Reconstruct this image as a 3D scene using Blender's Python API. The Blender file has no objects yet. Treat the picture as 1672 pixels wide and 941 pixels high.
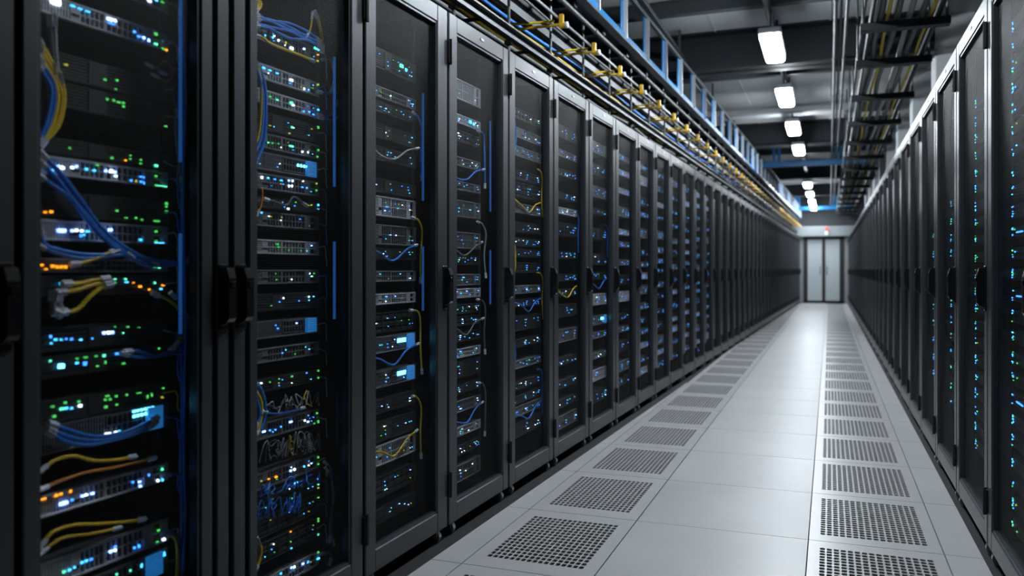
import bpy, math, random
import numpy as np

C = bpy.context.scene.collection
SC = bpy.context.scene
R = math.radians
random.seed(7)

# ------------------------------------------------------------------ camera, world, exposure
FPX, HOR, CX, CAMH = 1350.0, 440.0, 836.0, 1.2
VP_R, VP_L = 1354.0, 1390.0
TH = math.atan((VP_R - CX) / FPX)
DL = math.atan((VP_L - CX) / FPX) - TH
cam_d = bpy.data.cameras.new('camera')
cam = bpy.data.objects.new('camera', cam_d); C.objects.link(cam)
cam.location = (0, 0, CAMH)
cam.rotation_euler = (R(90), 0, TH)
cam_d.sensor_fit = 'HORIZONTAL'
cam_d.sensor_width = 36.0
cam_d.lens = FPX / 1672 * 36.0
cam_d.shift_y = -(470.5 - HOR) / 1672
cam_d.clip_start = 0.05
cam_d.dof.use_dof = True
cam_d.dof.focus_distance = 3.7
cam_d.dof.aperture_fstop = 2.0
SC.camera = cam

w = bpy.data.worlds.new('world'); SC.world = w; w.use_nodes = True
w.node_tree.nodes['Background'].inputs[0].default_value = (0.55, 0.75, 1.0, 1)
w.node_tree.nodes['Background'].inputs[1].default_value = 0.02
SC.view_settings.view_transform = 'Standard'
SC.view_settings.look = 'None'
SC.view_settings.gamma = 1
SC.view_settings.exposure = 0.0
SC.view_settings.use_curve_mapping = False
LAMP_STRENGTH = 101.0

# ------------------------------------------------------------------ materials
def mat(name, col, rough=0.5, metal=0.0, emit=None, strength=0.0, noise=0.0, nscale=30, spec=0.5, bump=0.0, sample=True):
    m = bpy.data.materials.new(name); m.use_nodes = True
    nt = m.node_tree; b = nt.nodes['Principled BSDF']
    b.inputs['Base Color'].default_value = (*col, 1)
    b.inputs['Roughness'].default_value = rough
    b.inputs['Metallic'].default_value = metal
    b.inputs['Specular IOR Level'].default_value = spec
    if emit:
        b.inputs['Emission Color'].default_value = (*emit, 1)
        b.inputs['Emission Strength'].default_value = strength
        if not sample: m.cycles.emission_sampling = 'NONE'
    if noise or bump:
        tc = nt.nodes.new('ShaderNodeTexCoord')
        n = nt.nodes.new('ShaderNodeTexNoise'); n.inputs['Scale'].default_value = nscale
        n.inputs['Detail'].default_value = 5
        nt.links.new(tc.outputs['Object'], n.inputs['Vector'])
        if noise:
            mx = nt.nodes.new('ShaderNodeMix'); mx.data_type = 'RGBA'
            mx.inputs[6].default_value = (*[c * (1 - noise) for c in col], 1)
            mx.inputs[7].default_value = (*[min(1, c * (1 + noise)) for c in col], 1)
            nt.links.new(n.outputs['Fac'], mx.inputs[0]); nt.links.new(mx.outputs[2], b.inputs['Base Color'])
        if bump:
            bp = nt.nodes.new('ShaderNodeBump'); bp.inputs['Strength'].default_value = bump
            bp.inputs['Distance'].default_value = 0.002
            nt.links.new(n.outputs['Fac'], bp.inputs['Height']); nt.links.new(bp.outputs[0], b.inputs['Normal'])
    return m

M = dict(
    door=mat('black powder coat', (0.062, 0.067, 0.074), 0.36, 0.55, noise=.12, nscale=60),
    body=mat('black cabinet sheet', (0.006, 0.007, 0.008), 0.42),
    inner=mat('black inner panel', (0.004, 0.005, 0.006), 0.25),
    mesh=mat("black perforated steel", (0.0035, 0.004, 0.0048), 0.45, spec=.25),
    handle=mat('black handle plastic', (0.008, 0.008, 0.009), 0.22),
    hinge=mat('black hinge steel', (0.006, 0.006, 0.007), 0.35, 0.3),
    chrome=mat('caster steel', (0.45, 0.46, 0.48), 0.28, 0.9),
    rubber=mat('caster rubber', (0.02, 0.02, 0.02), 0.6),
    silver=mat('silver faceplate', (0.55, 0.57, 0.62), 0.42, 0.2, noise=.1, nscale=40),
    greyface=mat('grey faceplate', (0.2, 0.215, 0.235), 0.45, 0.2, noise=.1, nscale=40),
    darkface=mat('dark faceplate', (0.04, 0.046, 0.048), 0.5, 0.1),
    chassis=mat('chassis steel', (0.1, 0.105, 0.12), 0.42, 0.3),
    port=mat('port black', (0.003, 0.003, 0.004), 0.4),
    rail=mat('rack rail steel', (0.03, 0.032, 0.036), 0.4, 0.4),
    strut=mat('galvanised strut', (0.11, 0.118, 0.125), 0.45, 0.55, noise=.15, nscale=25),
    darksteel=mat('dark steel', (0.012, 0.016, 0.02), 0.45, 0.3),
    blue=mat('blue painted steel', (0.01, 0.18, 0.46), 0.3, 0.1),
    yellow=mat('yellow bracket coat', (0.78, 0.47, 0.04), 0.35),
    module=mat('module with painted blue glow', (.2, .4, .7), .4, emit=(.02, .28, .8), strength=.45),  # emission paints in the blue light of the neighbouring LED panel
    cy=mat('yellow cable', (0.95, 0.66, 0.03), 0.42),
    cb=mat('blue cable', (0.03, 0.27, 0.95), 0.4),
    cw=mat('white cable', (0.42, 0.44, 0.47), 0.45),
    cg=mat('grey cable', (0.16, 0.17, 0.18), 0.5),
    co=mat('orange cable', (0.85, 0.32, 0.03), 0.45),
    plug=mat('white plug', (0.8, 0.84, 0.95), 0.35),
    ceil=mat('grey ceiling deck', (0.5, 0.52, 0.53), 0.6, noise=.1, nscale=3),
    beam=mat('dark roof beam', (0.007, 0.012, 0.017), 0.6),
    purlin=mat('grey purlin', (0.04, 0.048, 0.055), 0.5),
    pale=mat('pale duct', (0.55, 0.57, 0.58), 0.35, 0.3),
    wall=mat('grey wall paint', (0.22, 0.24, 0.25), 0.6, noise=.06, nscale=4),
    darkwall=mat('dark wall paint', (0.03, 0.035, 0.04), 0.7),
    column=mat('white column paint', (0.82, 0.85, 0.87), 0.5, noise=.05, nscale=5),
    doorleaf=mat('grey door paint', (0.42, 0.46, 0.48), 0.45, noise=.05, nscale=5),
    frame=mat('dark door frame', (0.01, 0.013, 0.015), 0.4),
    red=mat('red sign plastic', (0.7, 0.05, 0.04), 0.4, emit=(1, .1, .07), strength=0.6),
    white=mat('white plastic', (0.75, 0.76, 0.76), 0.4),
    lamp=mat('lamp diffuser', (0.9, 0.9, 0.9), 0.5, emit=(0.86, 0.94, 1.0), strength=LAMP_STRENGTH),
    lamphouse=mat('lamp housing', (0.35, 0.37, 0.39), 0.4, 0.4),
    perf=mat('perforated tile steel', (0.4, 0.4, 0.405), 0.33, 0.1, noise=.08, nscale=8),
    under=mat('underfloor black', (0.006, 0.006, 0.007), 0.8),
)
LEDX = 1.0
LEDC = dict(W=((.62, .8, 1), 7), B=((.04, .26, 1), 4.0), V=((.2, .36, 1), 8), C=((.06, .5, 1), 3.6),
            G=((.1, .9, .16), 1.15), T=((.12, 1, .6), 2.2), O=((1, .32, .01), 3), Y=((.7, .72, .06), 1.0), P=((.1, .6, 1), 9))
M['strip'] = mat('painted blue reflection', (.05, .08, .2), .4, emit=(.03, .22, .8), strength=.3)  # emission stands in for blue LED reflections on the cabinet wall
for k, (c, s) in LEDC.items():
    M['led' + k] = mat('indicator ' + k, (0.05, 0.05, 0.05), 0.4, emit=c, strength=s * LEDX)

def floor_material():
    m = mat('vinyl floor tile', (0.36, 0.36, 0.365), 0.3); nt = m.node_tree; b = nt.nodes['Principled BSDF']
    tc = nt.nodes.new('ShaderNodeTexCoord')
    n1 = nt.nodes.new('ShaderNodeTexNoise'); n1.inputs['Scale'].default_value = 260; n1.inputs['Detail'].default_value = 3
    n2 = nt.nodes.new('ShaderNodeTexNoise'); n2.inputs['Scale'].default_value = 1.6; n2.inputs['Detail'].default_value = 6
    for n in (n1, n2): nt.links.new(tc.outputs['Object'], n.inputs['Vector'])
    mx = nt.nodes.new('ShaderNodeMix'); mx.data_type = 'RGBA'
    mx.inputs[6].default_value = (0.16, 0.164, 0.166, 1); mx.inputs[7].default_value = (0.56, 0.562, 0.57, 1)
    ad = nt.nodes.new('ShaderNodeMath'); ad.operation = 'MULTIPLY_ADD'; ad.inputs[1].default_value = 0.55
    md = nt.nodes.new('ShaderNodeMath'); md.operation = 'MULTIPLY'; md.inputs[1].default_value = 0.45
    nt.links.new(n2.outputs['Fac'], md.inputs[0]); nt.links.new(n1.outputs['Fac'], ad.inputs[0]); nt.links.new(md.outputs[0], ad.inputs[2])
    nt.links.new(ad.outputs[0], mx.inputs[0]); nt.links.new(mx.outputs[2], b.inputs['Base Color'])
    mr = nt.nodes.new('ShaderNodeMapRange'); mr.inputs[3].default_value = 0.32; mr.inputs[4].default_value = 0.46
    nt.links.new(n2.outputs['Fac'], mr.inputs[0]); nt.links.new(mr.outputs[0], b.inputs['Roughness'])
    bp = nt.nodes.new('ShaderNodeBump'); bp.inputs['Strength'].default_value = 0.12; bp.inputs['Distance'].default_value = 0.001
    nt.links.new(n1.outputs['Fac'], bp.inputs['Height']); nt.links.new(bp.outputs[0], b.inputs['Normal'])
    return m
M['floor'] = floor_material()

# ------------------------------------------------------------------ mesh helpers
class MB:
    def __init__(s): s.v = []; s.f = []
    def box(s, x0, x1, y0, y1, z0, z1, ch=0.0):
        if x1 < x0: x0, x1 = x1, x0
        if y1 < y0: y0, y1 = y1, y0
        if z1 < z0: z0, z1 = z1, z0
        n = len(s.v)
        ch = min(ch, .45 * min(x1 - x0, y1 - y0, z1 - z0))
        if ch <= 0:
            s.v += [(x0, y0, z0), (x1, y0, z0), (x1, y1, z0), (x0, y1, z0), (x0, y0, z1), (x1, y0, z1), (x1, y1, z1), (x0, y1, z1)]
            s.f += [tuple(n + i for i in q) for q in ((0, 3, 2, 1), (4, 5, 6, 7), (0, 1, 5, 4), (1, 2, 6, 5), (2, 3, 7, 6), (3, 0, 4, 7))]
            return s
        # chamfered box: 24 verts
        lo, hi = (x0, y0, z0), (x1, y1, z1)
        idx = {}
        for sx in (0, 1):
            for sy in (0, 1):
                for sz in (0, 1):
                    cc = [(lo, hi)[q][i] for i, q in enumerate((sx, sy, sz))]
                    inn = [cc[i] + (ch if q == 0 else -ch) for i, q in enumerate((sx, sy, sz))]
                    for ax in range(3):
                        p = list(inn); p[ax] = cc[ax]
                        idx[(sx, sy, sz, ax)] = len(s.v); s.v.append(tuple(p))
        for ax in range(3):
            o = [i for i in range(3) if i != ax]
            for side in (0, 1):
                q = []
                for a, b in ((0, 0), (1, 0), (1, 1), (0, 1)):
                    k = [0, 0, 0]; k[ax] = side; k[o[0]] = a; k[o[1]] = b; q.append(idx[(*k, ax)])
                s.f.append(tuple(q))
        for ax in range(3):
            o = [i for i in range(3) if i != ax]
            for a in (0, 1):
                for b in (0, 1):
                    k0 = [0, 0, 0]; k0[o[0]] = a; k0[o[1]] = b; k1 = list(k0); k1[ax] = 1
                    s.f.append((idx[(*k0, o[0])], idx[(*k1, o[0])], idx[(*k1, o[1])], idx[(*k0, o[1])]))
        for sx in (0, 1):
            for sy in (0, 1):
                for sz in (0, 1): s.f.append(tuple(idx[(sx, sy, sz, a)] for a in range(3)))
        return s
    def tube(s, pts, r, n=6, cap=True):
        P = [np.array(p, float) for p in pts]
        rings = []
        prev = None
        for i, p in enumerate(P):
            t = P[min(i + 1, len(P) - 1)] - P[max(i - 1, 0)]
            L = np.linalg.norm(t); t = t / L if L > 1e-9 else np.array((0, 0, 1.))
            if prev is None:
                a = np.array((0, 0, 1.)) if abs(t[2]) < .9 else np.array((1., 0, 0))
                u = np.cross(t, a)
            else:
                u = prev - t * np.dot(prev, t)
            u /= np.linalg.norm(u); prev = u; vv = np.cross(t, u)
            rr = r[i] if isinstance(r, (list, tuple)) else r
            base = len(s.v)
            for k in range(n):
                an = 2 * math.pi * k / n
                s.v.append(tuple(p + rr * (math.cos(an) * u + math.sin(an) * vv)))
            rings.append(base)
        for a, b in zip(rings, rings[1:]):
            for k in range(n):
                s.f.append((a + k, a + (k + 1) % n, b + (k + 1) % n, b + k))
        if cap:
            s.f.append(tuple(rings[0] + k for k in range(n))[::-1]); s.f.append(tuple(rings[-1] + k for k in range(n)))
        return s
    def cyl(s, p0, p1, r, n=12): return s.tube([p0, p1], r, n)
    def prism(s, poly, axis, a0, a1):
        n = len(s.v); k = len(poly)
        for a in (a0, a1):
            for p, q in poly:
                s.v.append((a, p, q) if axis == 0 else (p, a, q) if axis == 1 else (p, q, a))
        s.f.append(tuple(range(n, n + k))[::-1]); s.f.append(tuple(range(n + k, n + 2 * k)))
        for i in range(k): s.f.append((n + i, n + (i + 1) % k, n + k + (i + 1) % k, n + k + i))
        return s
    def grid(s, x0, x1, z0, z1, nc, nr, t, y0, y1):
        """lattice of bars in the xz plane"""
        for i in range(nc + 1):
            x = x0 + (x1 - x0) * i / nc; s.box(x - t / 2, x + t / 2, y0, y1, z0, z1)
        for j in range(nr + 1):
            z = z0 + (z1 - z0) * j / nr; s.box(x0, x1, y0, y1, z - t / 2, z + t / 2)
        return s
    def mesh(s, name, m, smooth=False):
        me = bpy.data.meshes.new(name); me.from_pydata(s.v, [], s.f)
        me.materials.append(M[m] if isinstance(m, str) else m)
        import bmesh
        bm = bmesh.new(); bm.from_mesh(me); bmesh.ops.recalc_face_normals(bm, faces=bm.faces); bm.to_mesh(me); bm.free()
        if smooth: me.polygons.foreach_set('use_smooth', [True] * len(me.polygons))
        return me

def link(name, me, parent=None, loc=None, scale=None):
    o = bpy.data.objects.new(name, me); C.objects.link(o)
    if parent is not None: o.parent = parent
    if loc is not None: o.location = loc
    if scale is not None: o.scale = scale
    return o
def tag(o, label, cat, group=None):
    o['label'] = label; o['category'] = cat
    if group: o['group'] = group
    return o
def empty(name, loc=(0, 0, 0), rz=0.0):
    o = bpy.data.objects.new(name, None); C.objects.link(o); o.location = loc; o.rotation_euler = (0, 0, rz)
    o.empty_display_size = .1
    return o
def struct(name, mb, m):
    o = link(name, mb.mesh(name, m)); o['kind'] = 'structure'; return o
ORD = ('zeroth first second third fourth fifth sixth seventh eighth ninth tenth eleventh twelfth thirteenth fourteenth fifteenth '
       'sixteenth seventeenth eighteenth nineteenth twentieth').split()
def ordw(n):
    if n <= 20: return ORD[n]
    tens = {2: 'twenty', 3: 'thirty', 4: 'forty'}[n // 10]
    return ({20: 'twentieth', 30: 'thirtieth', 40: 'fortieth'}[n] if n % 10 == 0 else tens + '-' + ORD[n % 10])
def catmull(pts, n=8):
    P = [np.array(p, float) for p in pts]
    if len(P) < 3: return [tuple(p) for p in P]
    P = [2 * P[0] - P[1]] + P + [2 * P[-1] - P[-2]]
    out = []
    for i in range(1, len(P) - 2):
        p0, p1, p2, p3 = P[i - 1:i + 3]
        for k in range(n):
            t = k / n
            out.append(tuple(.5 * (2 * p1 + (p2 - p0) * t + (2 * p0 - 5 * p1 + 4 * p2 - p3) * t * t + (3 * p1 - p0 - 3 * p2 + p3) * t ** 3)))
    out.append(tuple(P[-2])); return out

# ------------------------------------------------------------------ frames of the two rows
A_L, B_R = 1.662, 0.612          # distance of each row's door plane from the camera
TOP = 2.352
uL = np.array((math.sin(DL), math.cos(DL), 0)); vL = np.array((-math.cos(DL), math.sin(DL), 0))
RZ_L, RZ_R = math.pi / 2 - DL, -math.pi / 2
def Lw(u, v, z=0.0): p = u * uL + v * vL; return (p[0], p[1], z)
def unL(px, py, v):
    """photo pixel -> (u, z) on the vertical plane at distance v of the left row"""
    th = TH + DL; c, s = math.cos(th), math.sin(th); t = (px - CX) / FPX
    u = v * (c + t * s) / (s - t * c); d = u * c + v * s
    return u, CAMH + (HOR - py) / FPX * d
def Lrun(mb, u0, u1, v0, v1, z0, z1, ch=0):
    """box aligned with the left row, in world coordinates of an empty at the origin turned by RZ_L"""
    return mb.box(u0, u1, v0, v1, z0, z1, ch)

END = 31.4
# ================================================================== the room
TX = (-1.40, -0.858, -0.086, 0.452)       # seams: left vent tiles | centre | right vent tiles
TY0, TYS = 0.60 * 0 + 3.075 - 5 * 0.822, 0.822
def fl(x0, x1, name, m='floor', z1=0.0):
    return struct(name, MB().box(x0, x1, -4, END, -0.03, z1), m)
seam = 0.0022
# floor: one structure of tiles with open joints, leaving the two vent columns free
mb = MB()
nrow = int((END - TY0) / TYS) + 1
def tiles(x0, x1, skew=0.0):
    for j in range(-1, nrow):
        y0 = TY0 + j * TYS; y1 = min(y0 + TYS, END)
        mb.box(x0 + seam, x1 - seam, y0 + seam, y1 - seam, -0.03, 0.0, 0.0008)
tiles(TX[1], TX[2])
tiles(TX[3], 0.60)
for j in range(-1, nrow):                 # the strip along the left row follows that row
    y0 = TY0 + j * TYS + seam; y1 = min(TY0 + (j + 1) * TYS, END) - seam
    n = len(mb.v)
    xa = lambda y: -(A_L - .055) / math.cos(DL) + y * math.tan(DL)
    l0, l1 = xa(y0), xa(y1); r = TX[0] - seam
    if l0 < r - .02:
        mb.v += [(l0, y0, -.03), (r, y0, -.03), (r, y1, -.03), (min(l1, r - .01), y1, -.03), (l0, y0, 0), (r, y0, 0), (r, y1, 0), (min(l1, r - .01), y1, 0)]
        mb.f += [tuple(n + i for i in q) for q in ((0, 3, 2, 1), (4, 5, 6, 7), (0, 1, 5, 4), (1, 2, 6, 5), (2, 3, 7, 6), (3, 0, 4, 7))]
struct('floor', mb, 'floor')
mb = MB().box(-4.2, 3.6, -4, END, -0.34, -0.30); struct('floor_underside', mb, 'under')
mb = MB().box(B_R - .012, 3.6, -4, END, -0.05, -0.002)
n = len(mb.v); e = .004
for z in (-.05, -.002):
    mb.v += [(-4.2, -4, z), (-(A_L - .055) / math.cos(DL) - e - 4 * math.tan(DL), -4, z), (-(A_L - .055) / math.cos(DL) - e + END * math.tan(DL), END, z), (-4.2, END, z)]
mb.f += [tuple(n + i for i in q) for q in ((0, 3, 2, 1), (4, 5, 6, 7), (0, 1, 5, 4), (1, 2, 6, 5), (2, 3, 7, 6), (3, 0, 4, 7))]
struct('floor_plinth', mb, 'under')
# ceiling deck with shallow ribs
ZC = 3.85
mb = MB().box(-4.2, 3.6, -4, END, ZC, ZC + .1)
for i in range(13):
    x = -4.2 + .6 * i; mb.prism([(x, ZC), (x + .008, ZC - .012), (x + .022, ZC - .012), (x + .03, ZC)], 1, -4, END)
struct('ceiling', mb, 'ceil')
struct('wall_left', MB().box(-4.3, -4.2, -4, END, -.3, ZC), 'darkwall')
struct('wall_right', MB().box(3.6, 3.7, -4, END, -.3, ZC), 'wall')
struct('wall_back', MB().box(-4.3, 3.7, -4.1, -4, -.3, ZC), 'darkwall')
struct('wall_end', MB().box(-4.3, 3.7, END, END + .1, -.3, ZC), 'darkwall')
# grey bulkhead over the end doors and grey piers beside them
mb = MB().box(-4.2, 3.6, END - .35, END, 2.36, 2.72, .01)
struct('trim_1', mb, 'wall')
XE0, XE1 = -1.0, 0.62
mb = MB(); mb.box(XE0 - .3, XE0 + .14, END - .12, END, 0, 2.36, .005); struct('trim_2', mb, 'wall')
mb = MB(); mb.box(XE1 - .13, XE1 + .3, END - .12, END, 0, 2.36, .005); struct('trim_3', mb, 'wall')
mb = MB(); x0, x1 = XE0 + .14, XE1 - .13
mb.box(x0, x0 + .14, END - .14, END - .02, 0, 2.36); mb.box(x1 - .15, x1, END - .14, END - .02, 0, 2.36)
mb.box(x0, x1, END - .14, END - .02, 2.26, 2.36); mb.box(x0, x1, END - .14, END - .02, 0, .09)
xm = (x0 + x1) / 2; mb.box(xm - .052, xm + .052, END - .14, END - .02, .05, 2.26)
fr = struct('trim_4', mb, 'frame')
for i, (a, b) in enumerate(((x0 + .14, xm - .052), (xm + .052, x1 - .15))):
    d = struct(f'door_{i+1}', MB().box(a, b, END - .1, END - .04, .09, 2.26, .004), 'doorleaf')
    hx = b - .06 if i == 0 else a + .06
    h = MB(); h.box(hx - .012, hx + .012, END - .15, END - .13, 1.0, 1.3, .004); h.box(hx - .008, hx + .008, END - .135, END - .1, 1.02, 1.05); h.box(hx - .008, hx + .008, END - .135, END - .1, 1.25, 1.28)
    link('door_handle', h.mesh('door_handle', 'hinge'), d)
# small red and white alarm light under the ceiling lamp on the bulkhead
r = empty('alarm_light', (-.08, END - .35, 2.42)); tag(r, 'small red and white alarm light on the grey bulkhead above the end doors', 'light')
link('housing', MB().box(-.06, .06, -.06, 0, -.02, .13, .015).mesh('housing', 'white'), r)
link('red_lens', MB().tube([(0, -.05, .13), (0, -.05, .16), (0, -.05, .24), (0, -.05, .27)], [.045, .05, .045, .02], 12).mesh('red_lens', 'red', True), r)

# ---- roof beams, purlins, blue cross beams
def roofbeam(y, wd, z0, z1, m, name, label, flange=True):
    mb = MB()
    if flange:
        mb.box(-4.2, 1.02, y - wd / 2, y + wd / 2, z0, z0 + .02); mb.box(-4.2, 1.02, y - wd / 2, y + wd / 2, z1 - .02, z1); mb.box(-4.2, 1.02, y - .02, y + .02, z0, z1)
    else:
        mb.box(-4.2, 1.02, y - wd / 2, y + wd / 2, z0, z1, .005)
    o = link(name, mb.mesh(name, m)); tag(o, label, 'beam', 'roof beams'); return o
for i, y in enumerate((3.2, 9.55, 15.75, 21.6, 26.6)):
    roofbeam(y, .34, 3.42, ZC, 'beam', 'roof_beam', ('dark deep roof beam above the camera' if i == 0 else f'dark deep roof beam across the aisle, {ordw(i)} in view from the camera'))
for i, y in enumerate((6.2, 8.2, 11.2, 14.2, 18.9, 24.2, 29.0)):
    roofbeam(y, .1, 3.7, ZC - .012, 'purlin', 'roof_purlin', f'slim grey purlin under the ceiling deck, {ordw(i+1)} from the camera', False)
for i, y in enumerate((12.75, 23.1)):
    o = link('ceiling_duct', MB().box(-1.9, .35, y - .16, y + .16, 3.46, 3.56, .02).mesh('ceiling_duct', 'pale'))
    tag(o, ('pale flat duct across the ceiling behind the second lamp', 'pale flat duct across the ceiling far down the aisle')[i], 'duct', 'pale ceiling ducts')
for i, x in enumerate((-1.55, -.52, .42)):
    mb = MB().box(x - .03, x + .03, -3.5, END - .4, 3.56, 3.6, .004)
    for k in range(12):
        mb.box(x - .012, x + .012, -2 + 2.8 * k, -1.96 + 2.8 * k, 3.6, ZC)
    o = link('ceiling_channel', mb.mesh('ceiling_channel', 'purlin'))
    tag(o, ('grey channel running along the ceiling beside the left walkway', 'grey channel running along the ceiling above the lamp row', 'grey channel running along the ceiling beside the right conduits')[i], 'channel')
for i, (y, z) in enumerate(((17.6, 3.27), (29.6, 3.2))):
    t = empty('cross_beam', (0, y, z)); tag(t, ('blue steel cross beam over the aisle behind the fourth lamp', 'blue steel cross beam over the aisle near the end wall')[i], 'beam', 'blue cross beams')
    link('girder', MB().box(-1.75, .75, -.06, .06, 0, .12, .008).mesh('girder', 'blue'), t)
    for x in (-1.05, -.95, .12, .22):
        link('post', MB().box(x - .03, x + .03, -.03, .03, .12, .56 if z > 3.25 else .6).mesh('post', 'blue'), t)

# ---- ceiling lamps
lamp_h = MB(); lamp_h.box(-.1, .1, -.48, .48, .012, .07, .01)
lamp_d = MB(); lamp_d.box(-.088, .088, -.462, .462, -.04, .014, .02)
lamp_s = MB(); lamp_s.box(-.01, .01, -.01, .01, .07, .27)
LH, LDm, LS = lamp_h.mesh('housing', 'lamphouse'), lamp_d.mesh('diffuser', 'lamp'), lamp_s.mesh('stem', 'purlin')
LY = (3.2, 5.62, 8.2, 10.6, 12.98, 15.35, 21.8, 24.5, 27.2, 29.0, 30.3)
for i, y in enumerate(LY):
    t = empty('ceiling_lamp', (-.5, y, 3.3))
    tag(t, (('bright white ceiling lamp just ahead of the camera, above the photo', 'bright white ceiling lamp partly cut off by the photo top edge')[i] if i < 2 else f'bright white rectangular ceiling lamp over the aisle, {ordw(i-1)} whole one from the camera'), 'lamp', 'ceiling lamps')
    link('housing', LH, t); link('diffuser', LDm, t)
    for s_ in (-1, 1): link('stem', LS, t, (0, s_ * .32, 0))

# ================================================================== perforated floor vents
def perf_tile(wd, ln, mx0, mx1, my0, my1, nc, nr):
    V = []; F = []
    def q(*p):
        n = len(V); V.extend(p); F.append(tuple(range(n, n + len(p))))
    x0, x1, y0, y1 = -wd / 2 + seam, wd / 2 - seam, -ln / 2 + seam, ln / 2 - seam
    a0, a1, b0, b1 = -wd / 2 + mx0, wd / 2 - mx1, -ln / 2 + my0, ln / 2 - my1
    q((x0, y0, 0), (x1, y0, 0), (x1, b0, 0), (x0, b0, 0)); q((x0, b1, 0), (x1, b1, 0), (x1, y1, 0), (x0, y1, 0))
    q((x0, b0, 0), (a0, b0, 0), (a0, b1, 0), (x0, b1, 0)); q((a1, b0, 0), (x1, b0, 0), (x1, b1, 0), (a1, b1, 0))
    for p, r in (((x0, y0), (x1, y0)), ((x1, y0), (x1, y1)), ((x1, y1), (x0, y1)), ((x0, y1), (x0, y0))):
        q((*p, 0), (*p, -.03), (*r, -.03), (*r, 0))
    dx, dy = (a1 - a0) / nc, (b1 - b0) / nr
    hx, hy, c = dx * .37, dy * .38, min(dx, dy) * .14
    for i in range(nc):
        for j in range(nr):
            cx, cy = a0 + (i + .5) * dx, b0 + (j + .5) * dy
            n = len(V)
            V.extend([(cx - dx / 2, cy - dy / 2, 0), (cx + dx / 2, cy - dy / 2, 0), (cx + dx / 2, cy + dy / 2, 0), (cx - dx / 2, cy + dy / 2, 0)])
            oct_ = [(cx - hx + c, cy - hy), (cx + hx - c, cy - hy), (cx + hx, cy - hy + c), (cx + hx, cy + hy - c), (cx + hx - c, cy + hy), (cx - hx + c, cy + hy), (cx - hx, cy + hy - c), (cx - hx, cy - hy + c)]
            V.extend([(*p, 0) for p in oct_]); V.extend([(*p, -.006) for p in oct_])
            o = n + 4
            F.extend([(n, n + 1, o + 1, o), (n + 1, o + 2, o + 1), (n + 1, n + 2, o + 3, o + 2), (n + 2, o + 4, o + 3), (n + 2, n + 3, o + 5, o + 4), (n + 3, o + 6, o + 5), (n + 3, n, o + 7, o + 6), (n, o, o + 7)])
            F.extend([(o + k, o + (k + 1) % 8, o + 8 + (k + 1) % 8, o + 8 + k) for k in range(8)])
    me = bpy.data.meshes.new('floor_vent'); me.from_pydata(V, [], F); me.materials.append(M['perf']); return me
wl, wr = TX[1] - TX[0], TX[3] - TX[2]
PL = perf_tile(wl, TYS, .06, .06, .11, .10, 17, 16)
PR = perf_tile(wr, TYS, .045, .05, .09, .09, 16, 18)
for side, me, xc in (('left', PL, (TX[0] + TX[1]) / 2), ('right', PR, (TX[2] + TX[3]) / 2)):
    k = 0
    for j in range(1, nrow):
        y0 = TY0 + j * TYS
        if y0 + TYS > END or y0 < 1.5: continue
        k += 1
        o = link('floor_vent', me, None, (xc, y0 + TYS / 2, 0))
        tag(o, f'perforated grey floor vent tile, {ordw(k)} from the camera along the {side} cabinet row', 'floor vent', f'perforated floor tiles along the {side} row')

# ================================================================== server cabinets
def honeycomb(w, h, pitch, inner):
    """real perforated sheet: hexagonal holes"""
    dx, dz = pitch, pitch * math.sqrt(3) / 2
    nx, nz = int(w / dx) + 1, int(h / dz) + 1
    ii, jj = np.meshgrid(np.arange(nx), np.arange(nz)); ii = ii.ravel(); jj = jj.ravel()
    cx = -w / 2 + (ii + .5 * (jj % 2)) * dx; cz = -h / 2 + jj * dz
    ang = np.pi / 6 + np.arange(6) * np.pi / 3; ro = pitch / math.sqrt(3); ri = ro * inner
    X = np.concatenate([cx[:, None] + ro * np.cos(ang), cx[:, None] + ri * np.cos(ang)], 1)
    Z = np.concatenate([cz[:, None] + ro * np.sin(ang), cz[:, None] + ri * np.sin(ang)], 1)
    X = np.clip(X, -w / 2, w / 2); Z = np.clip(Z, -h / 2, h / 2)
    V = np.stack([X.ravel(), np.zeros(X.size), Z.ravel()], 1)
    k = np.arange(6); k2 = (k + 1) % 6
    q = np.stack([k, k2, k2 + 6, k + 6], 1)
    F = (np.arange(len(cx))[:, None, None] * 12 + q[None]).reshape(-1, 4)
    me = bpy.data.meshes.new('mesh_panel')
    me.vertices.add(len(V)); me.vertices.foreach_set('co', V.ravel())
    me.loops.add(F.size); me.loops.foreach_set('vertex_index', F.ravel().astype(np.int32))
    me.polygons.add(len(F)); me.polygons.foreach_set('loop_start', np.arange(0, F.size, 4, dtype=np.int32))
    me.update(calc_edges=True); me.validate(); me.materials.append(M['mesh']); return me

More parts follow.
